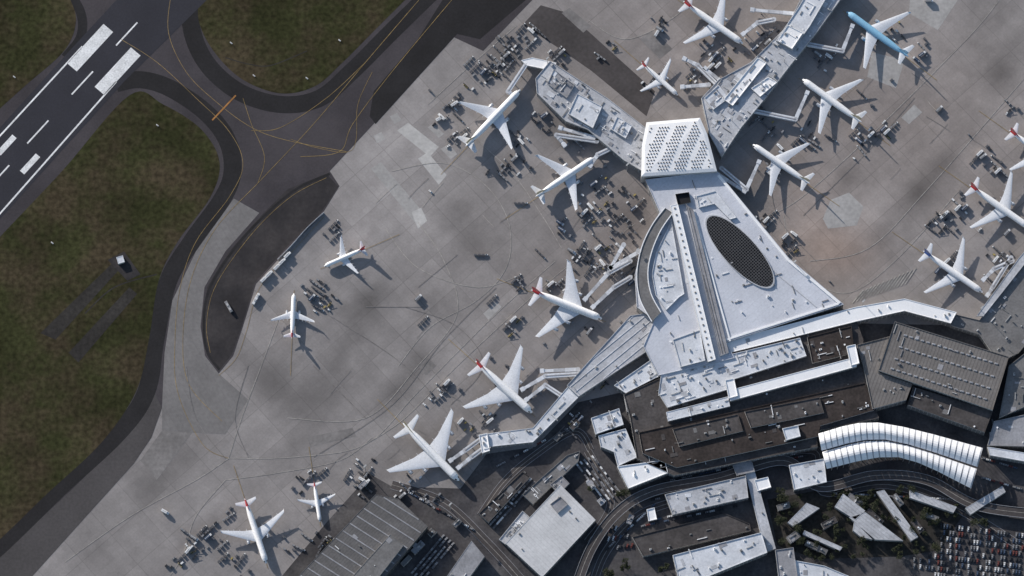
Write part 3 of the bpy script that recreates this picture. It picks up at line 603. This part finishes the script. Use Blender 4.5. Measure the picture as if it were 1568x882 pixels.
# ------------------------------------------------------------------ jet bridges
def bridge(px,z=4.2,tele=True):
    P=[Vector(W(x,y,z+2)) for x,y in px]; b=MB()
    for i in range(len(P)-1):
        a,c_=P[i],P[i+1]; last=i==len(P)-2
        b.cyl(a.x,a.y,z-.3,z+3.35,2.3,'roof_pale',14); b.cyl(a.x,a.y,0,z-.3,.6,'steel',8)
        if last and tele:
            m1=a.lerp(c_,.36); m2=a.lerp(c_,.68)
            b.beam(a,m1,3.6,z,z+3.2,'roof_light'); b.beam(m1,m2,3.2,z+.1,z+3.0,'roof_pale'); b.beam(m2,c_,2.8,z+.2,z+2.8,'roof_light')
            b.box(c_.x,c_.y,z-.2,z+3.3,4,4,math.atan2((c_-a).y,(c_-a).x),'roof_light'); s_=a.lerp(c_,.8)
            t=(c_-a).normalized(); nn=Vector((-t.y,t.x))
            for k in (-1,1): b.cyl(s_.x+nn.x*k*1.6,s_.y+nn.y*k*1.6,.9,z+1,.25,'steel',6); b.cylh((s_.x+nn.x*k*1.6-nn.x*.3,s_.y+nn.y*k*1.6-nn.y*.3,.6),(nn.x,nn.y,0),.6,.6,'tyre',8)
        else:
            b.beam(a,c_,4,z,z+3.3,'roof_light'); b.beam(a,c_,1.0,z+3.3,z+3.6,'roof_mid')
            for j in range(1,3): q_=a.lerp(c_,j/3); b.cyl(q_.x,q_.y,0,z,.5,'steel',8)
    b.obj('jet_bridge')
for q in [[(806,98),(778,140),(788,148)],[(914,212),(858,196)],[(914,216),(852,207),(864,222)],[(940,225),(915,237),(904,254)],[(980,385),(935,410)],[(965,400),(932,418),(896,458)],[(965,425),(940,440),(908,470)],[(885,566),(830,568)],[(885,573),(835,576),(800,596)],[(858,605),(835,590),(806,612)],
  [(742,668),(712,690),(690,705)],[(742,685),(722,700),(702,716)],[(1105,258),(1143,290),(1162,248)],[(1100,268),(1140,293)],[(1155,170),(1218,183),(1236,142)],[(1228,66),(1290,78),(1305,40)],[(1225,22),(1152,15)],[(1185,30),(1160,35),(1138,52)],[(1118,150),(1068,100),(1048,90)],[(1085,130),(1045,133)],[(1110,130),(1080,105)],
  [(1550,400),(1522,412),(1506,428)],[(1548,395),(1520,440),(1512,452)],[(955,375),(935,410)]]:
    bridge(q)
# ------------------------------------------------------------------ vehicles
VM={}
def wheels(b,xs,y,r=.4):
    for x in xs:
        for s_ in (-1,1): b.cylh((x,s_*y-.12,r),(0,1,0),.24,r,'tyre',8)
def mk(kind,col):
    b=MB()
    if kind=='car':
        b.box(0,0,.35,.85,4.5,1.8,0,col,.96); b.box(-.2,0,.85,1.45,2.6,1.65,0,'glass',.78); b.box(-.25,0,1.45,1.5,1.7,1.3,0,col); wheels(b,(-1.4,1.4),.85,.34)
    if kind=='catering_truck':
        b.box(3.2,0,.6,2.6,1.9,2.4,0,'veh_white',.92); b.box(3.9,0,1.5,2.3,.6,2.1,0,'glass'); b.box(-.8,0,1.0,3.8,6,2.5,0,col); b.box(-.8,0,3.8,3.95,5.6,.5,0,'hvac'); b.box(0,0,.5,.9,8,1.2,0,'veh_dark'); wheels(b,(-2.6,2.8),1.1,.5)
    if kind=='fuel_truck':
        b.box(4.2,0,.6,2.6,1.9,2.4,0,'veh_white',.92); b.box(4.8,0,1.5,2.3,.6,2.1,0,'glass'); b.cylh((-4.6,0,2),(1,0,0),7.6,1.2,col,12); b.box(0,0,.5,.9,10,1.2,0,'veh_dark'); wheels(b,(-3.6,-2.4,3.8),1.1,.5)
    if kind=='apron_bus':
        b.box(0,0,.35,1.3,12,2.7,0,col); b.box(0,0,1.3,2.4,11.9,2.62,0,'glass'); b.box(0,0,2.4,2.9,12,2.7,0,col,.96); b.box(-2,0,2.9,3.2,2.5,1.6,0,'hvac'); b.box(3,0,2.9,3.2,2.5,1.6,0,'hvac'); wheels(b,(-3.8,3.8),1.25,.5)
    if kind=='baggage_tug':
        b.box(0,0,.35,.95,2.8,1.4,0,col,.95); b.box(-.5,0,.95,1.7,1.0,1.2,0,'glass',.9); b.box(-.5,0,1.7,1.8,1.4,1.35,0,col); wheels(b,(-.9,.9),.7,.33)
    if kind=='baggage_cart_train':
        b.box(5.6,0,.35,1.0,2.6,1.4,0,'veh_white',.95); b.box(5.2,0,1.0,1.7,1.0,1.2,0,'glass'); wheels(b,(4.8,6.4),.7,.33)
        for k in range(3):
            x=2.3-k*3.7; b.box(x,0,.5,.65,3,1.6,0,'steel'); b.box(x,0,.65,2.0,2.8,1.5,0,col,.97); b.box(x+1.8,0,.45,.55,.9,.12,0,'steel'); wheels(b,(x-1,x+1),.7,.25)
    if kind=='container_dolly':
        b.box(0,0,.4,.55,3.6,1.9,0,'steel'); b.box(-.2,0,.55,1.2,2.2,1.55,0,col,1.0); b.box(-.2,0,1.2,2.1,3.0,1.6,0,col,.97); b.box(2.1,0,.4,.5,.8,.1,0,'steel'); wheels(b,(-1.3,1.3),.8,.25)
    if kind=='belt_loader':
        b.box(0,0,.4,1.0,5,1.7,0,col); b.box(1.2,.5,1,1.8,1.1,.8,0,'glass'); b.add([(-3.4,-.7,1.0),(3.6,-.7,2.6),(3.6,0,2.6),(-3.4,0,1.0),(-3.4,-.7,.8),(3.6,-.7,2.4),(3.6,0,2.4),(-3.4,0,.8)],[(0,1,2,3),(7,6,5,4),(0,4,5,1),(3,2,6,7),(0,3,7,4),(1,5,6,2)],'veh_dark'); wheels(b,(-1.6,1.6),.8,.38)
    return b.mesh(kind+'_'+col)
OCC={}
def place(kind,col,px,py,ang,force=False):
    X_,Y_=W(px,py,1)
    if not force:
        key=(int(X_//3.6),int(Y_//3.6))
        if key in OCC: return
        for f in FOOT:
            if pin(X_,Y_,f): return
        for a,c_ in PL:
            ab=c_-a; t=max(0,min(1,(Vector((X_,Y_))-a).dot(ab)/ab.length_squared))
            if (Vector((X_,Y_))-a-ab*t).length<6: return
        OCC[key]=1
    if (kind,col) not in VM: VM[(kind,col)]=mk(kind,col)
    o=bpy.data.objects.new(kind,VM[(kind,col)]); o.location=(X_,Y_,.2); o.rotation_euler=(0,0,ang); COL.objects.link(o)
rv=random.Random(21)
def cluster(cx,cy,rx,ry,n,an=.8,kinds=None):
    kinds=kinds or ['baggage_cart_train','container_dolly','container_dolly','catering_truck','baggage_tug','belt_loader','car','container_dolly','container_dolly','baggage_cart_train']
    for i in range(int(n*1.35)):
        x=rv.gauss(0,rx*.5);y=rv.gauss(0,ry*.5); x=round(x/4)*4;y=round(y/7)*7
        px=cx+x*math.cos(-an)-y*math.sin(-an); py=cy+x*math.sin(-an)+y*math.cos(-an)
        k=rv.choice(kinds)
        c_={'car':['veh_white','veh_grey','veh_dark'],'baggage_cart_train':['canvas','veh_grey','canvas'],'container_dolly':['veh_grey','canvas','veh_dark','canvas','veh_white'],'catering_truck':['veh_white','veh_grey','veh_white','veh_blue'],'belt_loader':['veh_yellow','veh_white','canvas','canvas'],'baggage_tug':['veh_white','veh_grey','veh_yellow'],'fuel_truck':['veh_white','veh_grey'],'apron_bus':['veh_white','veh_blue']}[k]
        place(k,rv.choice(c_),px,py,rv.choice([an,an+math.pi/2,an])+rv.gauss(0,.08))
for c_ in [(765,85,50,26,34),(755,105,40,14,20),(690,165,36,12,14),(778,262,26,18,14),(920,310,44,30,30),(950,350,40,30,24),(895,390,30,22,18),(488,455,30,24,22),(512,352,18,8,7),(860,352,16,12,5),(848,440,26,14,10),(795,432,16,12,6),(670,600,26,10,12),(305,826,60,12,26),(285,815,30,10,8),
  (470,735,26,14,8),(555,735,30,22,16),(500,835,40,20,14),(1010,45,18,10,8),(1095,85,30,24,20),(1170,60,40,18,14),(1170,340,26,16,12),(1212,372,22,14,8),(1328,212,30,14,10),(1350,200,20,14,6),(1180,200,24,30,12),(1240,215,26,20,8),(1262,90,24,26,10),(1370,50,30,16,6),(1455,330,40,20,22),(1530,392,24,20,12),(1450,400,16,10,5),(1420,75,20,8,5),(1500,235,20,8,5),
  (630,745,30,12,12),(720,660,20,20,8),(745,640,16,14,6),(880,640,20,16,8),(925,400,30,20,14),(815,55,20,14,8),(930,75,24,8,5),(860,80,20,12,6),(830,180,26,26,10),(790,215,20,12,6),(880,220,26,12,10),(960,420,20,20,10),(820,600,14,10,4),(900,500,20,16,6),(915,590,16,12,5),(1190,255,16,16,6),(355,855,26,12,8),(340,835,16,8,4),(440,835,20,10,5),(1000,120,16,12,6),(1060,120,26,16,8),
  (785,500,26,8,6),(700,210,24,12,6),(1520,260,20,20,8),(1545,170,16,14,6),(670,760,24,12,8),(770,770,20,20,8),(1000,830,20,14,6)]:
    cluster(*c_,an=R(45) if rv.random()<.7 else R(-35))
for i in range(40):
    place(*rv.choice([('car','veh_white'),('baggage_tug','veh_grey'),('container_dolly','canvas'),('catering_truck','veh_grey'),('baggage_cart_train','canvas')]),*rv.choice([(rv.uniform(640,980),rv.uniform(90,720)),(rv.uniform(1150,1560),rv.uniform(0,440))]),rv.choice([R(45),R(-45),R(0)]))
for x,y in [(404,428),(412,420),(424,409),(432,401),(440,391)]: place('catering_truck','veh_white',x,y,R(46),True)
place('apron_bus','veh_white',392,458,R(62),True); place('apron_bus','veh_grey',350,470,R(-60),True)
for i in range(26):
    for j in range(4): place('container_dolly',rv.choice(['veh_white','canvas','veh_grey','veh_grey']),742+i*2.4+j*5,792-i*2.7+j*5,R(48))
for i in range(14):
    for j in range(5): place('container_dolly',rv.choice(['veh_white','veh_grey','canvas']),884+j*6+i*3.2,712+i*4.2-j*3,R(-50))
for i in range(12):
    for j in range(4): place('container_dolly',rv.choice(['veh_grey','canvas','veh_grey']),632+i*4.2+j*5,876-i*5+j*4,R(48))
cc=['veh_white','veh_grey','veh_dark','veh_white','veh_dark','veh_grey','veh_blue','veh_grey','veh_red']
for r_ in range(13):
    for i in range(60):
        if rv.random()<.3: continue
        x=1400+i*4.6; y=800+r_*9.5+(x-1400)*.12
        if x<1440 and y<850: continue
        place('car',rv.choice(cc),x,y,R(-7)+math.pi/2)
for i in range(9):
    for j in range(3): place('car',rv.choice(cc),918+i*3.6+j*14,812+j*13-i*.5,R(70))
for x0,y0,x1,y1,n_ in [(1030,742,1240,696,30),(1030,735,1240,690,24),(930,840,1005,770,16),(1000,765,1130,740,18),(1270,755,1470,765,24),(1230,690,1250,745,6),(985,805,1140,772,22),(985,800,1130,766,18),(1500,700,1568,720,10),(1500,730,1568,750,10),(750,720,860,660,16),(620,750,740,820,14),(890,860,930,795,10),(1510,600,1530,690,8)]:
    for i in range(n_):
        if rv.random()<.25: continue
        t=i/n_; place('car',rv.choice(cc),x0+(x1-x0)*t,y0+(y1-y0)*t,math.atan2(-(y1-y0),x1-x0)+rv.gauss(0,.04))
fb=MB()
pts=[W(x,y,0) for x,y in cat([(496,326),(470,350),(445,378),(425,398)],False,6)]
for i in range(len(pts)-1): fb.beam(pts[i],pts[i+1],.35,0,3.2,'roof_pale')
fb.obj('blast_fence')
for x,y in [(838,100),(960,262),(975,392),(880,600),(780,672),(1120,190),(1200,100),(1215,410),(1320,470),(560,722),(690,780),(1500,480)]:
    b=MB(); X_,Y_=W(x,y,0); b.cyl(X_,Y_,0,24,.4,'steel',8,.2); b.box(X_,Y_,23.6,24.6,3.4,1.2,R(45),'hvac'); b.obj('floodlight_mast')
for x,y in [(354,66),(241,192),(80,372),(389,116),(22,118),(520,62),(470,120)]:
    b=MB(); X_,Y_=W(x,y,0); b.box(X_,Y_,.4,1.6,2.6,.5,R(-40),'veh_white'); b.box(X_,Y_,.1,.4,2.2,.3,R(-40),'steel'); b.box(X_,Y_,.1,.14,2.8,1.2,R(-40),'patch'); b.obj('airfield_sign')
# ------------------------------------------------------------------ trees
def tree_mesh(seed,r,h):
    q=random.Random(seed); b=MB(); b.cyl(0,0,0,h*.55,.32,'bark',7,.16)
    cl=[]
    for i in range(9):
        a=q.uniform(0,6.28); rr=r*q.uniform(.25,.8); z_=h*q.uniform(.5,.92); e=(rr*math.cos(a),rr*math.sin(a),z_); cl.append((e,r*q.uniform(.28,.5)))
        s0=Vector((0,0,h*.4)); s1=Vector(e); t=(s1-s0); sd=t.cross(Vector((0,0,1))).normalized()*.1; up=Vector((0,0,.1))
        b.add([s0+sd,s0-sd,s0+up,s1+sd*.4,s1-sd*.4,s1+up*.4],[(0,1,4,3),(1,2,5,4),(2,0,3,5)],'bark')
    for (e,cr) in cl:
        for k in range(55):
            d_=Vector((q.gauss(0,1),q.gauss(0,1),q.gauss(0,.8))).normalized()*cr*q.uniform(.4,1.05); c_=Vector(e)+d_
            u_=Vector((q.gauss(0,1),q.gauss(0,1),q.gauss(0,.6))).normalized(); v_=u_.cross(Vector((q.gauss(0,1),q.gauss(0,1),1))).normalized(); s_=q.uniform(.25,.55)
            b.add([c_-u_*s_,c_+v_*s_*.7,c_+u_*s_,c_-v_*s_*.7],[(0,1,2,3)],q.choice(['leaf_a','leaf_a','leaf_b']))
    return b.mesh('tree_%d'%seed)
TM=[tree_mesh(1,3.6,8),tree_mesh(2,4.6,10),tree_mesh(3,2.8,7),tree_mesh(4,5.4,11)]
gp=ccw([W(x,y) for x,y in [(1180,768),(1300,745),(1400,750),(1478,780),(1440,842),(1380,852),(1250,856),(1190,835)]])
rt=random.Random(5); k=0
while k<85:
    x,y=rt.uniform(1175,1480),rt.uniform(742,856); X_,Y_=W(x,y)
    if not pin(X_,Y_,gp) or any(pin(X_,Y_,f) for f in FOOT[-28:]): 
        k+=.1; continue
    k+=1; o=bpy.data.objects.new('tree',rt.choice(TM)); o.location=(X_,Y_,.15); o.rotation_euler=(0,0,rt.uniform(0,6.28)); s_=rt.uniform(.6,1.05); o.scale=(s_,s_,s_*rt.uniform(.85,1.1)); COL.objects.link(o)
for x,y in [(955,760),(1060,805),(1200,760),(1500,800),(1440,775),(905,745),(1015,870),(960,870),(930,880),(1190,800)]:
    for j in range(3):
        X_,Y_=W(x+rt.uniform(-9,9),y+rt.uniform(-6,6))
        if any(pin(X_,Y_,f) for f in FOOT): continue
        o=bpy.data.objects.new('tree',rt.choice(TM)); o.location=(X_,Y_,.1); o.rotation_euler=(0,0,rt.uniform(0,6.28)); COL.objects.link(o)
# ------------------------------------------------------------------ light & camera
EL=R(19); dirx,diry=.665,-.747
sd_=Vector((dirx*math.cos(EL),diry*math.cos(EL),-math.sin(EL)))
sun=bpy.data.lights.new('sun','SUN'); sun.energy=5; sun.angle=R(.5); sun.color=(1,.94,.87)
so=bpy.data.objects.new('sun',sun); so.rotation_euler=sd_.to_track_quat('-Z','Y').to_euler(); so.location=(0,0,500); COL.objects.link(so)
w=bpy.data.worlds.new("World"); scene.world=w; w.use_nodes=True; nt=w.node_tree
sky=nt.nodes.new('ShaderNodeTexSky'); sky.sky_type='NISHITA'; sky.sun_disc=False; sky.sun_elevation=EL; sky.sun_rotation=math.atan2(-dirx,-diry)
bg=nt.nodes['Background']; bg.inputs[1].default_value=.13; nt.links.new(sky.outputs[0],bg.inputs[0])
cam=bpy.data.cameras.new('camera'); co=bpy.data.objects.new('camera',cam); COL.objects.link(co); scene.camera=co
co.location=CAM; co.rotation_euler=(T,0,0); cam.sensor_width=36; cam.lens=36*D/(1568*S); cam.clip_start=10; cam.clip_end=60000
scene.view_settings.view_transform='Standard'; scene.view_settings.look='None'; scene.view_settings.exposure=0
print('objects',len(bpy.data.objects))
